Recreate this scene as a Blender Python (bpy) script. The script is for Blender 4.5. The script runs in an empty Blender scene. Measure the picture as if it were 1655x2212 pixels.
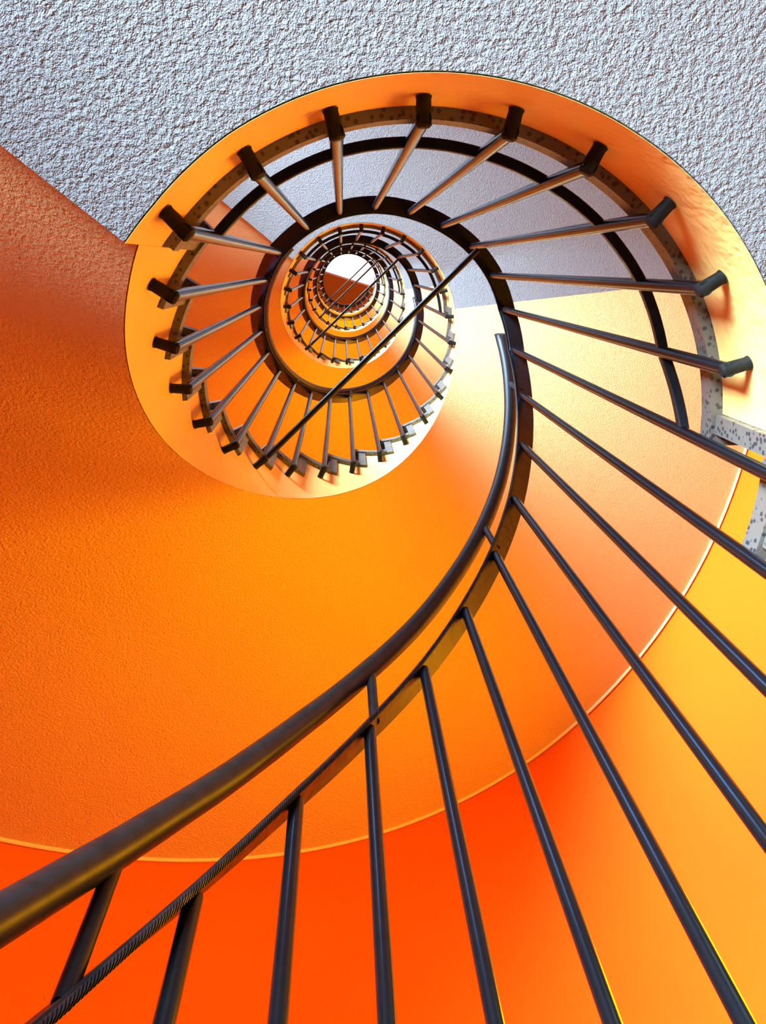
import bpy, bmesh, math, random
from mathutils import Vector, Matrix
random.seed(4)
sc = bpy.context.scene
COL = sc.collection
S = 0.9            # metres per survey unit
F_PX = 1700.0
RX, RY = 0.30485, -0.05027          # camera tilt away from the zenith
AX, AY = 0.0948, 0.23397            # stair axis relative to the camera
RB, ZL, H = 0.38679, 0.87783, 0.18  # baluster ring radius, landing baluster foot, rise per baluster
DL, TH0, LB = 0.26079, -0.00094, 1.3347
NF, NT = 16, 25
TURN = NF * H
DF = (2 * math.pi - 9 * DL) / NF
ZOFF = 1.83
DT = [-0.0106, -0.0259, -0.0309, -0.0297, -0.0212, -0.0133, -0.0074, -0.002, 0.0, 0.0005, -0.0022, -0.005, -0.0057, -0.0055, -0.0027, 0.0056, 0.0174, 0.0202, 0.0209, 0.0248, 0.0241, 0.0211, 0.0158, 0.0099, 0.0019]
DB = [-0.01, -0.0001, 0.0013, 0.0068, 0.0097, 0.0127, 0.016, 0.0174, 0.0199, 0.0297, 0.0258, 0.0205, 0.0151, 0.0069, 0.002, 0.0013, -0.0011, -0.0077, -0.0158, -0.0206, -0.0237, -0.0279, -0.0297, -0.0277, -0.0208]
DP = [0.0149, 0.0095, 0.0041, 0.0028, 0.0056, 0.0069, 0.0067, 0.0066, 0.0067, 0.0072, 0.006, 0.0027, -0.0007, -0.0051, -0.0108, -0.0171, -0.0197, -0.0087, -0.0048, -0.011, -0.0103, -0.0093, -0.004, 0.0071, 0.0146]
DR = [0.0098, 0.0138, 0.0169, 0.0128, 0.0043, 0.0023, 0.0039, 0.0022, -0.0057, -0.0275, -0.0327, -0.0301, -0.0255, -0.0181, -0.0126, -0.0072, 0.0008, 0.0037, 0.0067, 0.0105, 0.0109, 0.0136, 0.0147, 0.0121, 0.0096]

# ------------------------------------------------------------------ stair curve
def lerp_tab(t, tab):
    t %= NT; i = int(t); f = t - i
    return tab[i] * (1 - f) + tab[(i + 1) % NT] * f
def theta(i):                        # angle of position i along the stair (25 per turn)
    k = math.floor(i / NT); m = i - NT * k
    return TH0 - 2 * math.pi * k - (m * DL if m <= 9 else 9 * DL + (m - 9) * DF)
def line_z(i):
    k = math.floor(i / NT); m = i - NT * k
    return ZL + k * TURN + max(0.0, m - 9) * H
def land_w(m):                       # 1 on the landing, 0 on the flight
    if m <= 1: return m
    if m <= 8: return 1.0
    if m <= 9: return 9 - m
    return 0.0
def W(x, y, z): return Vector(((x - AX) * S, (y - AY) * S, (z + ZOFF) * S))
def P(r, th, z): return Vector((r * math.cos(th) * S, r * math.sin(th) * S, (z + ZOFF) * S))
def rail_pt(i, top, dr=0.0, dz=0.0, smooth=False):
    m = i % NT
    th = theta(i) + lerp_tab(m, DT)
    r = (RB + (-0.0047 if top else 0.0)) * (1 + lerp_tab(m, DR)) + dr - (0.004 if i >= NT else 0.0)
    lw = 0.0 if smooth else land_w(m)
    z = line_z(i) + ((LB + lerp_tab(m, DP) + lw * 0.09303) if top else (lerp_tab(m, DB) + lw * 0.06571)) + dz
    q = 1 - 0.015 * min(1.0, 3.0 / max(abs(z), 1e-3))   # railing stands just clear of the tread ends
    x, y = AX + r * math.cos(th), AY + r * math.sin(th)
    return W(x * q, y * q, z * q)
def mod(m): return 1 + 0.6 * lerp_tab(m, DR)
def r_well(m): return 0.410 * mod(m)
def r_edge(m): return 0.396 * mod(m)
WR, WE = 1.75, 0.085
def r_wall(th): return WR + WE * math.cos(th)
RISE = TURN / 17
ZTOP = 1.05
def tread_z(j): return ZTOP + (j + 1) * RISE        # tread j has its nosing at m = 9 + j
ZS_M = [9.45, 10.19, 10.96, 11.87, 12.71, 13.63, 14.6, 15.8, 16.8, 17.87, 19.25, 20.7, 22.21, 23.9, 25.17, 26.28, 27.1]
ZS_Z = [.915, .985, 1.080, 1.194, 1.322, 1.481, 1.658, 1.883, 2.058, 2.242, 2.493, 2.809, 3.148, 3.464, 3.606, 3.692, 3.745]
def zs_raw(m):
    if m <= ZS_M[0]: return ZS_Z[0] + (m - ZS_M[0]) * 0.13
    for a in range(len(ZS_M) - 1):
        if m <= ZS_M[a + 1]:
            f = (m - ZS_M[a]) / (ZS_M[a + 1] - ZS_M[a]); return ZS_Z[a] * (1 - f) + ZS_Z[a + 1] * f
    return ZS_Z[-1] + (m - ZS_M[-1]) * 0.07
def zs(m):
    n = 9; w = 0.9
    return sum(zs_raw(m + w * (2 * a / (n - 1) - 1)) for a in range(n)) / n
FLAT = 0.85
def soffit(m, r):                    # m in 9.45 .. 34.45 ; landing underside joins the ramp along a slanting crease
    s = max(0.0, min(1.0, (m - 24.2) / 1.9)); s = s * s * (3 - 2 * s)
    z = zs(m + s * 0.9 * max(0.0, r - 0.41) / 0.8)
    return min(z, FLAT + TURN)

# ------------------------------------------------------------------ helpers
def obj(name, bm, mat, parent=None, smooth=True, recalc=True):
    if recalc: bmesh.ops.recalc_face_normals(bm, faces=bm.faces[:])
    me = bpy.data.meshes.new(name); bm.to_mesh(me); bm.free()
    me.materials.append(mat)
    if smooth:
        me.polygons.foreach_set('use_smooth', [True] * len(me.polygons))
        me.set_sharp_from_angle(angle=math.radians(35))
    o = bpy.data.objects.new(name, me); COL.objects.link(o)
    if parent is not None: o.parent = parent; o.matrix_parent_inverse = parent.matrix_world.inverted()
    return o
def thing(name, label, cat, loc, group=None):
    o = bpy.data.objects.new(name, None); COL.objects.link(o)
    o.empty_display_size = 0.1; o.location = loc
    o['label'] = label; o['category'] = cat
    if group: o['group'] = group
    bpy.context.view_layer.update()
    return o
def tag(o, label, cat, group=None):
    o['label'] = label; o['category'] = cat
    if group: o['group'] = group
def sweep(bm, pts, prof, frames, closed_ends=True):
    """prof(k) -> list of (a,b) offsets in the frame (u,v) of point k"""
    rings = []
    for k, p in enumerate(pts):
        u, v = frames[k]
        rings.append([bm.verts.new(p + u * a + v * b) for a, b in prof(k)])
    n = len(rings[0])
    for a, b in zip(rings, rings[1:]):
        for i in range(n): bm.faces.new((a[i], a[(i + 1) % n], b[(i + 1) % n], b[i]))
    if closed_ends:
        bm.faces.new(rings[0][::-1]); bm.faces.new(rings[-1])
def circ(r, n=12): return [(r * math.cos(2 * math.pi * i / n), r * math.sin(2 * math.pi * i / n)) for i in range(n)]
def frame_of(d):
    d = d.normalized(); a = Vector((0, 0, 1)) if abs(d.z) < 0.9 else Vector((1, 0, 0))
    u = a.cross(d).normalized(); return u, d.cross(u)
def rod(bm, a, b, r0, r1=None, n=12, mid=None):
    r1 = r0 if r1 is None else r1
    f = frame_of(b - a)
    st = [(0, r0), (1, r1)] if mid is None else mid
    sweep(bm, [a.lerp(b, t) for t, _ in st], lambda k: circ(st[k][1], n), [f] * len(st))
def tube_path(bm, pts, r, n=12):
    fr = []
    for k in range(len(pts)):
        d = pts[min(k + 1, len(pts) - 1)] - pts[max(k - 1, 0)]
        out = Vector((pts[k].x, pts[k].y, 0)).normalized(); d.normalize()
        fr.append((out, Vector((0, 0, 1)) / max(0.3, math.hypot(d.x, d.y))))
    rf = r if callable(r) else (lambda k: r)
    sweep(bm, pts, lambda k: circ(rf(k), n), fr)
def bar_path(bm, pts, wid, thick, off):
    fr = []
    for k in range(len(pts)):
        d = pts[min(k + 1, len(pts) - 1)] - pts[max(k - 1, 0)]
        out = Vector((pts[k].x, pts[k].y, 0)).normalized(); d.normalize()
        fr.append((out, Vector((0, 0, 1)) / max(0.3, math.hypot(d.x, d.y))))
    c = 0.0012
    a0, a1, b0, b1 = off - wid / 2, off + wid / 2, 0.0, thick
    pr = [(a0, b0 + c), (a0 + c, b0), (a1 - c, b0), (a1, b0 + c), (a1, b1 - c), (a1 - c, b1), (a0 + c, b1), (a0, b1 - c)]
    sweep(bm, pts, lambda k: pr, fr)
def frange(a, b, step):
    n = max(1, math.ceil((b - a) / step - 1e-9)); return [a + (b - a) * i / n for i in range(n + 1)]

def arc_slab(bm, m0, m1, k, rin, rout, zb, zt, step=0.25, nr=1):
    """solid between m0..m1; rin(m), rout(th), zb(m, r), zt(m) are callables"""
    ms = frange(m0, m1, step)
    secs = []
    for m in ms:
        th = theta(m + NT * k); a, b = rin(m), rout(th)
        rs = [a + (b - a) * i / nr for i in range(nr + 1)]
        bot = [bm.verts.new(P(r, th, zb(m, r) + k * TURN)) for r in rs]
        top = [bm.verts.new(P(r, th, zt(m) + k * TURN)) for r in (rs if nr > 1 else rs)]
        secs.append((bot, top))
    for (b0, t0), (b1, t1) in zip(secs, secs[1:]):
        for i in range(nr):
            bm.faces.new((b0[i], b0[i + 1], b1[i + 1], b1[i]))
            bm.faces.new((t0[i + 1], t0[i], t1[i], t1[i + 1]))
        bm.faces.new((b0[0], b1[0], t1[0], t0[0])); bm.faces.new((b0[-1], t0[-1], t1[-1], b1[-1]))
    for b, t in (secs[0], secs[-1]):
        bm.faces.new(b + t[::-1])
def stepped_slab(bm, k, edges, tops, rin, rout, zb, nr=1, step=0.2):
    """solid whose top steps at the given m edges"""
    secs = []
    for e0, e1, zt in zip(edges, edges[1:], tops):
        ms = frange(e0, e1, step)
        for q, m in enumerate(ms):
            th = theta(m + NT * k); a, b = rin(m), rout(th)
            rs = [a + (b - a) * i / nr for i in range(nr + 1)]
            first = q == 0 and secs
            bot = secs[-1][0] if first else [bm.verts.new(P(r, th, zb(m, r) + k * TURN)) for r in rs]
            top = [bm.verts.new(P(r, th, zt + k * TURN)) for r in rs]
            secs.append((bot, top))
    for (b0, t0), (b1, t1) in zip(secs, secs[1:]):
        same = b0 is b1
        for i in range(nr):
            if not same: bm.faces.new((b0[i], b0[i + 1], b1[i + 1], b1[i]))
            bm.faces.new((t0[i + 1], t0[i], t1[i], t1[i + 1]))
        if same:
            bm.faces.new((b0[0], t1[0], t0[0])); bm.faces.new((b0[-1], t0[-1], t1[-1]))
        else:
            bm.faces.new((b0[0], b1[0], t1[0], t0[0])); bm.faces.new((b0[-1], t0[-1], t1[-1], b1[-1]))
    for b, t in (secs[0], secs[-1]): bm.faces.new(b + t[::-1])

# ------------------------------------------------------------------ materials
def new_mat(name):
    m = bpy.data.materials.new(name); m.use_nodes = True
    nt = m.node_tree; return m, nt, nt.nodes['Principled BSDF']
def noise(nt, scale, detail=3, rough=0.55, dist=0.0):
    n = nt.nodes.new('ShaderNodeTexNoise'); n.inputs['Scale'].default_value = scale
    n.inputs['Detail'].default_value = detail; n.inputs['Roughness'].default_value = rough; n.inputs['Distortion'].default_value = dist
    g = nt.nodes.new('ShaderNodeNewGeometry'); nt.links.new(g.outputs['Position'], n.inputs['Vector']); return n
def ramp(nt, src, stops):
    r = nt.nodes.new('ShaderNodeValToRGB'); nt.links.new(src, r.inputs[0])
    e = r.color_ramp.elements
    while len(e) < len(stops): e.new(0.5)
    for q, (p, c) in zip(e, stops): q.position = p; q.color = (*c, 1)
    return r
def plaster(name, col, bump_scale, bump_dist, var=0.06, rough=0.75, fine=0.3):
    m, nt, b = new_mat(name)
    big = noise(nt, 3.0, 4)
    r = ramp(nt, big.outputs[0], [(0.3, tuple(c * (1 - var) for c in col)), (0.7, col)])
    nt.links.new(r.outputs[0], b.inputs['Base Color']); b.inputs['Roughness'].default_value = rough
    b.inputs['Specular IOR Level'].default_value = 0.12
    n1 = noise(nt, bump_scale, 3, 0.6, 0.0); n2 = noise(nt, bump_scale * 3.1, 2)
    mx = nt.nodes.new('ShaderNodeMath'); mx.operation = 'MULTIPLY_ADD'
    nt.links.new(n2.outputs[0], mx.inputs[0]); mx.inputs[1].default_value = fine; nt.links.new(n1.outputs[0], mx.inputs[2])
    bp = nt.nodes.new('ShaderNodeBump'); bp.inputs['Strength'].default_value = 1.0; bp.inputs['Distance'].default_value = bump_dist
    nt.links.new(mx.outputs[0], bp.inputs['Height']); nt.links.new(bp.outputs[0], b.inputs['Normal'])
    return m
def metal(name, col, rough=0.35, metallic=0.0, chip=None, spec=0.5, tint=None, bump=0.25, var=0.4):
    m, nt, b = new_mat(name)
    n = noise(nt, 60, 4)
    c2 = chip or tuple(c * 0.6 for c in col)
    r = ramp(nt, n.outputs[0], [(0.38, c2), (0.55, col)])
    nt.links.new(r.outputs[0], b.inputs['Base Color'])
    b.inputs['Metallic'].default_value = metallic
    if tint: b.inputs['Specular Tint'].default_value = (*tint, 1)
    b.inputs['Specular IOR Level'].default_value = spec
    rr = ramp(nt, n.outputs[0], [(0.3, (rough * (1 + var),) * 3), (0.7, (rough * (1 - var / 2),) * 3)])
    nt.links.new(rr.outputs[0], b.inputs['Roughness'])
    bp = nt.nodes.new('ShaderNodeBump'); bp.inputs['Strength'].default_value = bump; bp.inputs['Distance'].default_value = 0.0006
    n2 = noise(nt, 140, 3); nt.links.new(n2.outputs[0], bp.inputs['Height']); nt.links.new(bp.outputs[0], b.inputs['Normal'])
    return m
def terrazzo(name):
    m, nt, b = new_mat(name)
    g = nt.nodes.new('ShaderNodeNewGeometry')
    v = nt.nodes.new('ShaderNodeTexVoronoi'); v.inputs['Scale'].default_value = 140; v.inputs['Randomness'].default_value = 1.0
    nt.links.new(g.outputs['Position'], v.inputs['Vector'])
    chips = ramp(nt, v.outputs['Distance'], [(0.30, (0.03, 0.03, 0.035)), (0.42, (0.12, 0.11, 0.095))])
    pick = ramp(nt, v.outputs['Color'], [(0.22, (0.0,) * 3), (0.25, (1.0,) * 3)])
    mx = nt.nodes.new('ShaderNodeMix'); mx.data_type = 'RGBA'
    nt.links.new(pick.outputs[0], mx.inputs[0]); mx.inputs[6].default_value = (0.12, 0.11, 0.095, 1)
    nt.links.new(chips.outputs[0], mx.inputs[7]); nt.links.new(mx.outputs[2], b.inputs['Base Color'])
    b.inputs['Roughness'].default_value = 0.45
    n = noise(nt, 120, 3); bp = nt.nodes.new('ShaderNodeBump'); bp.inputs['Strength'].default_value = 0.4; bp.inputs['Distance'].default_value = 0.002
    nt.links.new(n.outputs[0], bp.inputs['Height']); nt.links.new(bp.outputs[0], b.inputs['Normal'])
    return m
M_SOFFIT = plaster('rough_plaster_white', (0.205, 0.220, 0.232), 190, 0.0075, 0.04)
M_RAMP = plaster('fine_plaster_cream', (0.88, 0.62, 0.28), 190, 0.009, 0.05)
M_FASCIA = plaster('fascia_paint', (0.86, 0.60, 0.19), 22, 0.004, 0.08, 0.6)
M_WALL = plaster('wall_plaster_cream', (0.85, 0.18, 0.006), 190, 0.002, 0.06, 0.7)
M_TERR = terrazzo('terrazzo')
M_IRON = metal('black_iron_paint', (0.012, 0.012, 0.014), 0.34, spec=0.3, tint=(0.5, 0.65, 1.0))
M_BAL = metal('dark_steel_baluster', (0.005, 0.005, 0.006), 0.2, 0.0, (0.004, 0.004, 0.005), 1.0, (0.12, 0.42, 1.0), bump=0.05, var=0.1)  # black paint; blue of the sky glints put into the specular tint
M_BLACK = metal('blackened_iron', (0.008, 0.008, 0.009), 0.6, spec=0.2)
M_TUBE = metal('handrail_steel', (0.012, 0.012, 0.014), 0.38, 0.0, None, 0.3, (0.6, 0.8, 1.0), bump=0.08, var=0.15)
M_CEIL = plaster('ceiling_white', (0.85, 0.86, 0.84), 20, 0.002)
M_ORANGE = plaster('ceiling_orange_paint', (0.45, 0.24, 0.03), 20, 0.002)
M_HALO = plaster('pale_yellow_halo', (0.95, 0.85, 0.50), 60, 0.001)  # colour of the painted halo line under the flights
M_FLOOR = plaster('floor_screed', (0.16, 0.12, 0.08), 20, 0.002)

# ------------------------------------------------------------------ setting: wall, floor, top
ZB, ZH = -ZOFF, 15.7
bm = bmesh.new(); n = 160
rings = []
for z in (ZB, ZH):
    rings.append([[bm.verts.new(P(r_wall(2 * math.pi * i / n) + t, 2 * math.pi * i / n, z)) for i in range(n)] for t in (0.0, 0.25)])
for i in range(n):
    j = (i + 1) % n
    bm.faces.new((rings[0][0][i], rings[0][0][j], rings[1][0][j], rings[1][0][i]))
    bm.faces.new((rings[0][1][i], rings[1][1][i], rings[1][1][j], rings[0][1][j]))
    for q in (0, 1): bm.faces.new((rings[q][0][i], rings[q][1][i], rings[q][1][j], rings[q][0][j]))
o = obj('wall_outer', bm, M_WALL); o['kind'] = 'structure'
def disc(name, z0, z1, mat, cut=None, r0=None, grow=0.0, poly=None):
    bm = bmesh.new()
    pts = poly or [P(r_wall(2 * math.pi * i / n) + grow, 2 * math.pi * i / n, 0) for i in range(n)]
    a = [bm.verts.new(Vector((p.x, p.y, (z0 + ZOFF) * S))) for p in pts]
    b = [bm.verts.new(Vector((p.x, p.y, (z1 + ZOFF) * S))) for p in pts]
    bm.faces.new(a); bm.faces.new(b[::-1])
    for i in range(len(a)): bm.faces.new((a[i], a[(i + 1) % len(a)], b[(i + 1) % len(a)], b[i]))
    return obj(name, bm, mat, smooth=False)
o = disc('floor', ZB - 0.2, ZB, M_FLOOR, grow=0.25); o['kind'] = 'structure'
o = disc('ceiling', ZH, ZH + 0.2, M_CEIL, grow=0.25); o['kind'] = 'structure'

# ------------------------------------------------------------------ stairs
LAND_LABEL = [
    'lowest landing, its rough grey-white plaster underside filling the top of the photo',
    'second landing up, pale underside seen through the widely spaced balusters of the big ring',
    'third landing up, small curved slab between the second and third railing rings',
    'highest landing ring, tiny pale curved slab round the innermost railing']
FLIGHT_LABEL = {
    -1: 'lowest flight, only its speckled step ends showing at the right edge behind thick balusters',
    0: 'biggest flight, broad orange-lit underside curling from the left under the whole well',
    1: 'second flight up, orange and pale ramp just inside the big black handrail ring',
    2: 'third flight up, small ramp between the second and third handrail rings',
    3: 'top flight, tiny ramp around the innermost ring beneath the ceiling'}
def make_flight(k):
    t = thing('stair_flight', FLIGHT_LABEL[k], 'staircase flight', P(1.0, theta(9.6 + NT * k), ZTOP + k * TURN), 'flights of the spiral stair')
    m_back = 0.40
    edges = [9.452] + [9 + j + m_back for j in range(1, 16)] + [25.396]
    tops = [tread_z(j) - 0.0325 for j in range(16)]
    tops = tops[:len(edges) - 1]
    bm = bmesh.new()
    stepped_slab(bm, k, edges, tops, lambda m: r_well(m) + 0.002, lambda th: r_wall(th) - 0.003, soffit, nr=10, step=0.12)
    obj('ramp_slab', bm, M_RAMP, t)
    bm = bmesh.new()
    secs = []
    for e0, e1, zt in zip(edges, edges[1:], tops):
        for q, m in enumerate(frange(e0, e1, 0.12)):
            th = theta(m + NT * k); a = r_well(m); b = a + 0.0015
            z0 = soffit(m, a) + k * TURN; z1 = zt + k * TURN
            secs.append([bm.verts.new(P(a, th, z0)), bm.verts.new(P(a + 0.0003, th, z0)), bm.verts.new(P(b, th, z1)), bm.verts.new(P(a, th, z1))])
    for s0, s1 in zip(secs, secs[1:]):
        for i in range(4): bm.faces.new((s0[i], s0[(i + 1) % 4], s1[(i + 1) % 4], s1[i]))
    bm.faces.new(secs[0]); bm.faces.new(secs[-1][::-1])
    bmesh.ops.remove_doubles(bm, verts=bm.verts[:], dist=1e-5)
    obj('fascia', bm, M_FASCIA, t)
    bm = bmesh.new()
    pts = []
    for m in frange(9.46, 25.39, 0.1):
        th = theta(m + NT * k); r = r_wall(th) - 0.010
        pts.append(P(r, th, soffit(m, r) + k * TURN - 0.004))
    tube_path(bm, pts, 0.006 * S, 8); obj('halo_strip', bm, M_HALO, t)  # pale strip added to imitate the bright halo where soffit meets wall
    for j in range(16):
        bm = bmesh.new()
        arc_slab(bm, 9 + j, 9 + j + 1.145, k, r_edge, lambda th: r_wall(th) - 0.003, lambda m, r: tread_z(j) - 0.032, lambda m: tread_z(j), 0.12)
        obj('tread', bm, M_TERR, t, smooth=False)
    for j in range(17):
        z0 = (ZTOP if j == 0 else tread_z(j - 1)); z1 = tread_z(j) - 0.0325
        bm = bmesh.new()
        arc_slab(bm, 9 + j + 0.15, 9 + j + 0.395, k, lambda m: 0.401 * mod(m), lambda th: r_wall(th) - 0.003, lambda m, r: z0 - (0.03 if j else -0.0005), lambda m: z1, 0.13)
        obj('riser', bm, M_TERR, t, smooth=False)
    return t
def make_landing(k):
    # underside runs m = 25.4 .. 34.45 of the turn below
    t = thing('stair_landing', LAND_LABEL[k], 'landing', P(1.0, theta(4.5 + NT * k), FLAT + k * TURN), 'landings of the spiral stair')
    bm = bmesh.new()
    arc_slab(bm, 25.4, 34.448, k - 1, lambda m: r_well(m) + 0.002, lambda th: r_wall(th) - 0.003, soffit, lambda m: ZTOP + TURN - 0.0325, 0.12, nr=12)
    obj('slab', bm, M_SOFFIT, t)
    bm = bmesh.new()
    secs = []
    for m in frange(25.4, 34.448, 0.12):
        th = theta(m + NT * (k - 1)); a = r_well(m); b = a + 0.0015
        z0 = soffit(m, a) + (k - 1) * TURN; z1 = ZTOP - 0.0325 + k * TURN
        secs.append([bm.verts.new(P(a, th, z0)), bm.verts.new(P(a + 0.0003, th, z0)), bm.verts.new(P(b, th, z1)), bm.verts.new(P(a, th, z1))])
    for s0, s1 in zip(secs, secs[1:]):
        for i in range(4): bm.faces.new((s0[i], s0[(i + 1) % 4], s1[(i + 1) % 4], s1[i]))
    bm.faces.new(secs[0]); bm.faces.new(secs[-1][::-1])
    obj('fascia', bm, M_FASCIA, t)
    bm = bmesh.new()
    arc_slab(bm, 0.0, 9.395, k, r_edge, lambda th: r_wall(th) - 0.003, lambda m, r: ZTOP - 0.032, lambda m: ZTOP, 0.12)
    obj('floor_slab', bm, M_TERR, t, smooth=False)
    return t
for k in range(-1, 4): make_flight(k)
for k in range(4): make_landing(k)

# ------------------------------------------------------------------ railings
RAIL_LABEL = {
    -1: 'nearest railing, thick handrail and long blue-lit balusters sweeping across the bottom right',
    0: 'big black railing ring round the lowest landing and flight, brackets on the orange rim',
    1: 'second railing ring, inside the big black ring',
    2: 'third railing ring, small, around the fourth',
    3: 'innermost railing ring, tiny, framing the two-coloured ceiling'}
R_BAL = 0.0085
FOOT = {22: -0.012, 23: -0.02, 24: -0.028, 0: -0.045}   # feet that reach below the last step ends
def make_railing(k):
    i0, i1 = NT * k, NT * (k + 1)
    first = i0
    if k == -1: first = i0 + 11                  # the rest is far below the frame
    t = thing('railing', RAIL_LABEL[k], 'railing', rail_pt(first, False), 'railings of the spiral stair')
    for i in range(first, i1):
        a, b = rail_pt(i, False, dz=FOOT.get(i % NT, 0.0)), rail_pt(i, True)
        if k == 3 and i > i0 + 23: continue
        bm = bmesh.new()
        rod(bm, a, b + Vector((0, 0, -0.0005)), R_BAL * S, n=14)
        bo = obj('baluster', bm, M_BAL, t)
        # bracket to the edge of the slab
        m = i % NT
        out = Vector((a.x, a.y, 0)).normalized()
        need = r_well(m) * S - 0.0015 - Vector((a.x, a.y, 0)).length
        bm = bmesh.new()
        c = a + Vector((0, 0, 0.006))
        rod(bm, c - out * R_BAL * S * 1.02, c + out * need, R_BAL * S, n=12,
            mid=[(0, R_BAL * S * 0.75), (0.08, R_BAL * S * 1.1), (0.5, R_BAL * S * 1.04), (0.9, R_BAL * S * 0.98), (1, R_BAL * S * 1.1)])
        obj('bracket', bm, M_BLACK, bo)
    end = i1 if k < 3 else i0 + 23.3
    ms = frange(first - (0.125 if k > -1 else 0.9), end - 0.13, 0.12)
    bm = bmesh.new(); bar_path(bm, [rail_pt(i, True) for i in ms], 0.041 * S, 0.008 * S, 0.009 * S)
    obj('top_bar', bm, M_IRON, t)
    ms = frange(first - (0.125 if k > -1 else 0.9), end - 0.13, 0.006 if k < 1 else 0.03)
    pts = [rail_pt(i, True, dr=-0.0135, dz=0.005) for i in ms]
    bm = bmesh.new()
    tube_path(bm, pts, (lambda q: (0.0042 if q % 4 in (0, 1) else 0.0028) * S) if k < 1 else 0.0035 * S, 6)
    obj('edge_trim', bm, M_IRON, t)
    # handrail tube on the flight
    a = max(first - 0.9, i0 + 8.7) if k == -1 else i0 + 8.7
    b = min(end + 0.25, i0 + 25.25) if k < 3 else end
    bm = bmesh.new()
    def tube_pt(i):
        m = i - i0
        z0 = rail_pt(min(i, i1 - 1e-6), True, smooth=True)
        if i >= i1:
            z0 = rail_pt(i1 - 1e-6, True, smooth=True); d = rail_pt(i, True, smooth=True)
            z0 = Vector((d.x, d.y, z0.z + (i - i1) * H * S))
        return z0 + Vector((0, 0, 0.150 * S * 1.05))
    tube_path(bm, [tube_pt(i) for i in frange(a, b, 0.12)], 0.0165 * S, 16)
    obj('handrail', bm, M_TUBE, t)
    for m in (9, 12, 15, 18, 21, 24):
        i = i0 + m
        if i < first - 0.5 or i > end: continue
        bm = bmesh.new()
        p0 = rail_pt(i + 0.08, True) + Vector((0, 0, 0.008 * S)); p1 = tube_pt(i + 0.08) - Vector((0, 0, 0.010 * S))
        rod(bm, p0, p1, 0.0075 * S); obj('support_post', bm, M_IRON, t)
    if k > -1:
        zr = lambda m: 0.215 - 0.004 * m + (0.05 * max(0, m - 8))
        ms = frange(i0 + 0.05, i0 + 8.95, 0.12)
        bm = bmesh.new(); bar_path(bm, [rail_pt(i, False, dz=zr(i - i0)) for i in ms], 0.014 * S, 0.012 * S, 0.002 * S)
        obj('lower_bar', bm, M_IRON, t)
for k in range(-1, 4): make_railing(k)

ROD_LABEL = ['long thick black tie rod crossing the well diagonally through the middle of the photo',
             'second tie rod up, thinner dark diagonal just above the long thick one',
             'third tie rod up, thin violet-lit diagonal across the inner rings',
             'topmost tie rod, thinnest diagonal across the two-coloured ceiling']
for k in range(4):
    a = rail_pt(15 + NT * k, False); b0, b1 = rail_pt(3 + NT * k, False), rail_pt(3 + NT * k, True)
    b = b0.lerp(b1, 0.845)
    d = (b - a).normalized()
    hor = Vector((d.x, d.y, 0)).normalized()
    a = a + d * 0.011 - Vector((0, 0, 0.004)); b = b - hor * 0.0165
    bm = bmesh.new(); rod(bm, a, b, 0.0075 * S, n=12)
    o = obj('tie_rod', bm, M_IRON); tag(o, ROD_LABEL[k], 'rod', 'tie rods across the well')

# ------------------------------------------------------------------ top storey
zt = 14.05
def half_slab():
    # the photo's ceiling line, from its two ends at this height
    cx, cy = 827.5, 1106.0
    def hit(u, v, z):
        c, s = math.cos, math.sin
        Xm = Matrix(((1, 0, 0), (0, c(RX), -s(RX)), (0, s(RX), c(RX))))
        Ym = Matrix(((c(RY), 0, s(RY)), (0, 1, 0), (-s(RY), 0, c(RY))))
        d = (Xm @ Ym).transposed() @ Vector(((u - cx) / F_PX, (v - cy) / F_PX, 1))
        d *= z / d.z
        return Vector((d.x - AX, d.y - AY))
    return hit(697, 587, zt), hit(805, 622, zt)
LA, LB2 = half_slab()
d = (LB2 - LA).normalized(); nrm = Vector((-d.y, d.x))
if nrm.y < 0: nrm = -nrm
pts = []
for i in range(720):
    th = 2 * math.pi * i / 720; r = r_wall(th) - 0.004
    p = Vector((r * math.cos(th), r * math.sin(th)))
    if (p - LA).dot(nrm) > 0: pts.append(p)
# start the run right after the gap
gap = max(range(len(pts)), key=lambda i: (pts[i] - pts[i - 1]).length)
pts = pts[gap:] + pts[:gap]
t = thing('top_floor_slab', 'dark orange half-round slab closing the lower half of the well at the very top', 'slab', Vector((0, 0, (zt + ZOFF) * S)))
bm = bmesh.new()
lo = [bm.verts.new(Vector((p.x * S, p.y * S, (zt + ZOFF) * S))) for p in pts]
hi = [bm.verts.new(Vector((p.x * S, p.y * S, (zt + 0.25 + ZOFF) * S))) for p in pts]
bm.faces.new(lo); bm.faces.new(hi[::-1])
for i in range(len(lo)): bm.faces.new((lo[i], lo[(i + 1) % len(lo)], hi[(i + 1) % len(lo)], hi[i]))
obj('slab', bm, M_ORANGE, t, smooth=False)
bm = bmesh.new()
A, B = pts[0], pts[-1]
e = (B - A).normalized(); nn = Vector((-e.y, e.x)); nn = nn if nn.y < 0 else -nn
quad = [A + nn * 0.002 + e * 0.02, B + nn * 0.002 - e * 0.02, B + nn * 0.03 - e * 0.02, A + nn * 0.03 + e * 0.02]
lo = [bm.verts.new(Vector((p.x * S, p.y * S, (zt + ZOFF) * S))) for p in quad]
hi = [bm.verts.new(Vector((p.x * S, p.y * S, (zt + 0.25 + ZOFF) * S))) for p in quad]
bm.faces.new(lo); bm.faces.new(hi[::-1])
for i in range(4): bm.faces.new((lo[i], lo[(i + 1) % 4], hi[(i + 1) % 4], hi[i]))
obj('edge_strip', bm, M_CEIL, t, smooth=False)

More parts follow.
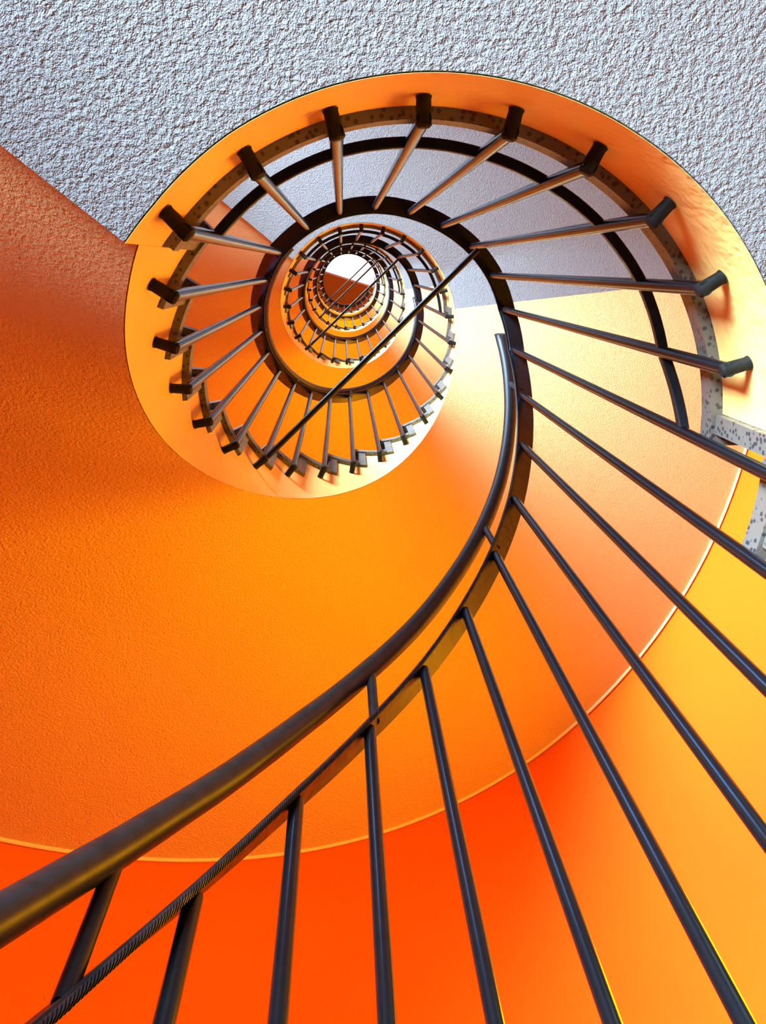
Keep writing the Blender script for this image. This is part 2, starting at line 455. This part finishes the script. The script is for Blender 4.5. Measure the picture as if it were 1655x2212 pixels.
# ------------------------------------------------------------------ windows (daylight) and added warm fill lights
SKY = (0.62, 0.81, 0.97)
def emitter(name, col, strength):
    m, nt, b = new_mat(name)
    b.inputs['Base Color'].default_value = (0.02, 0.02, 0.02, 1); b.inputs['Roughness'].default_value = 0.1
    b.inputs['Emission Color'].default_value = (*col, 1); b.inputs['Emission Strength'].default_value = strength
    return m
M_SKY = emitter('bright_window_glass', SKY, 5)
M_FRAME = metal('window_frame_paint', (0.6, 0.6, 0.58), 0.5)
def window(idx, th, zc, w, h, mat):
    r = r_wall(th) - 0.03
    c = P(r, th, zc); inn = Vector((-math.cos(th), -math.sin(th), 0)); tg = Vector((-math.sin(th), math.cos(th), 0)); up = Vector((0, 0, 1))
    def box(bm, a0, a1, b0, b1, c0, c1):
        v = [bm.verts.new(c + tg * a + up * b + inn * q) for a in (a0, a1) for b in (b0, b1) for q in (c0, c1)]
        for f in ((0, 1, 3, 2), (4, 6, 7, 5), (0, 4, 5, 1), (2, 3, 7, 6), (0, 2, 6, 4), (1, 5, 7, 3)): bm.faces.new([v[q] for q in f])
    bm = bmesh.new(); W2, H2 = w / 2 * S, h / 2 * S; f = 0.05
    box(bm, -W2 - f, W2 + f, H2, H2 + f, 0, 0.03); box(bm, -W2 - f, W2 + f, -H2 - f, -H2, 0, 0.03)
    box(bm, -W2 - f, -W2, -H2, H2, 0, 0.03); box(bm, W2, W2 + f, -H2, H2, 0, 0.03); box(bm, -0.015, 0.015, -H2, H2, 0.005, 0.03)
    o = obj('window_%d' % idx, bm, M_FRAME, smooth=False); o['kind'] = 'structure'
    bm = bmesh.new(); box(bm, -W2, W2, -H2, H2, 0.0, 0.004)
    obj('pane', bm, mat, o, smooth=False)
WIN_TH = math.radians(-123)
for k in range(-1, 4):
    window(k + 2, WIN_TH, ZTOP + k * TURN + 1.95, 1.0, 1.1, M_SKY)
window(6, WIN_TH, 14.6, 0.95, 1.2, M_SKY)  # unseen top window, added to whiten the ceiling

def lamp(name, loc, target, col, power, size, size_y=None, spread=180):
    l = bpy.data.lights.new(name, 'AREA'); l.color = col; l.energy = power; l.shape = 'RECTANGLE'
    l.size = size; l.size_y = size_y or size; l.spread = math.radians(spread)
    o = bpy.data.objects.new(name, l); COL.objects.link(o); o.location = loc
    o.rotation_euler = (target - loc).to_track_quat('-Z', 'Y').to_euler()
WARM = (1.0, 0.36, 0.0)
for k in range(-1, 4):
    th = math.radians(30); z = 1.3 + TURN * (k + 1)
    if k == 3: z = 10.6
    lamp('orange_fill_light', P(1.45, th, z), P(0.9, math.radians(140), z + 0.25), WARM, 32 if k < 3 else 12, 0.4, None, 165)  # warm area light without fixture, added to strengthen the orange

for k in range(-1, 4):      # sky light coming in through each landing window
    zc = ZTOP + k * TURN + 1.95
    lamp('window_daylight', P(r_wall(WIN_TH) - 0.10, WIN_TH, zc), P(0.9, math.radians(-2 if k < 0 else 14), zc + (0.1 if k < 0 else -0.05)), SKY, 115, 0.8, 0.9, 78 if k < 0 else 92)
lamp('window_daylight', P(1.5, WIN_TH, 14.6), P(0.2, math.radians(-60), 15.7), SKY, 60, 0.8, 0.8, 150)  # extra daylight area light, added to brighten the white ceiling
w = bpy.data.worlds.new('dim'); sc.world = w; w.use_nodes = True
w.node_tree.nodes['Background'].inputs[0].default_value = (0.5, 0.5, 0.5, 1); w.node_tree.nodes['Background'].inputs[1].default_value = 0.0

# ------------------------------------------------------------------ camera
cam = bpy.data.cameras.new('camera'); co = bpy.data.objects.new('camera', cam); COL.objects.link(co)
c, s = math.cos, math.sin
Xm = Matrix(((1, 0, 0), (0, c(RX), -s(RX)), (0, s(RX), c(RX))))
Ym = Matrix(((c(RY), 0, s(RY)), (0, 1, 0), (-s(RY), 0, c(RY))))
Rm = Xm @ Ym                      # world -> camera (right, down, forward)
right, down, fwd = Rm[0], Rm[1], Rm[2]
mw = Matrix.Identity(4)
for q in range(3):
    mw[q][0], mw[q][1], mw[q][2] = right[q], -down[q], -fwd[q]
loc = W(0, 0, 0)
for q in range(3): mw[q][3] = loc[q]
co.matrix_world = mw
cam.sensor_fit = 'VERTICAL'; cam.sensor_height = 36.0; cam.lens = 36.0 * F_PX / 2212.0
cam.clip_start = 0.01; cam.clip_end = 100
sc.camera = co

vs = sc.view_settings
sc.display_settings.display_device = 'sRGB'
vs.view_transform = 'Standard'; vs.look = 'None'; vs.exposure = 0.08; vs.gamma = 1.0; vs.use_curve_mapping = False
try:
    sc.cycles.use_denoising = True; sc.cycles.denoiser = 'OPENIMAGEDENOISE'
    sc.cycles.max_bounces = 6; sc.cycles.diffuse_bounces = 5; sc.cycles.glossy_bounces = 3; sc.cycles.use_adaptive_sampling = True; sc.cycles.adaptive_threshold = 0.03; sc.cycles.sample_clamp_indirect = 8
except Exception: pass
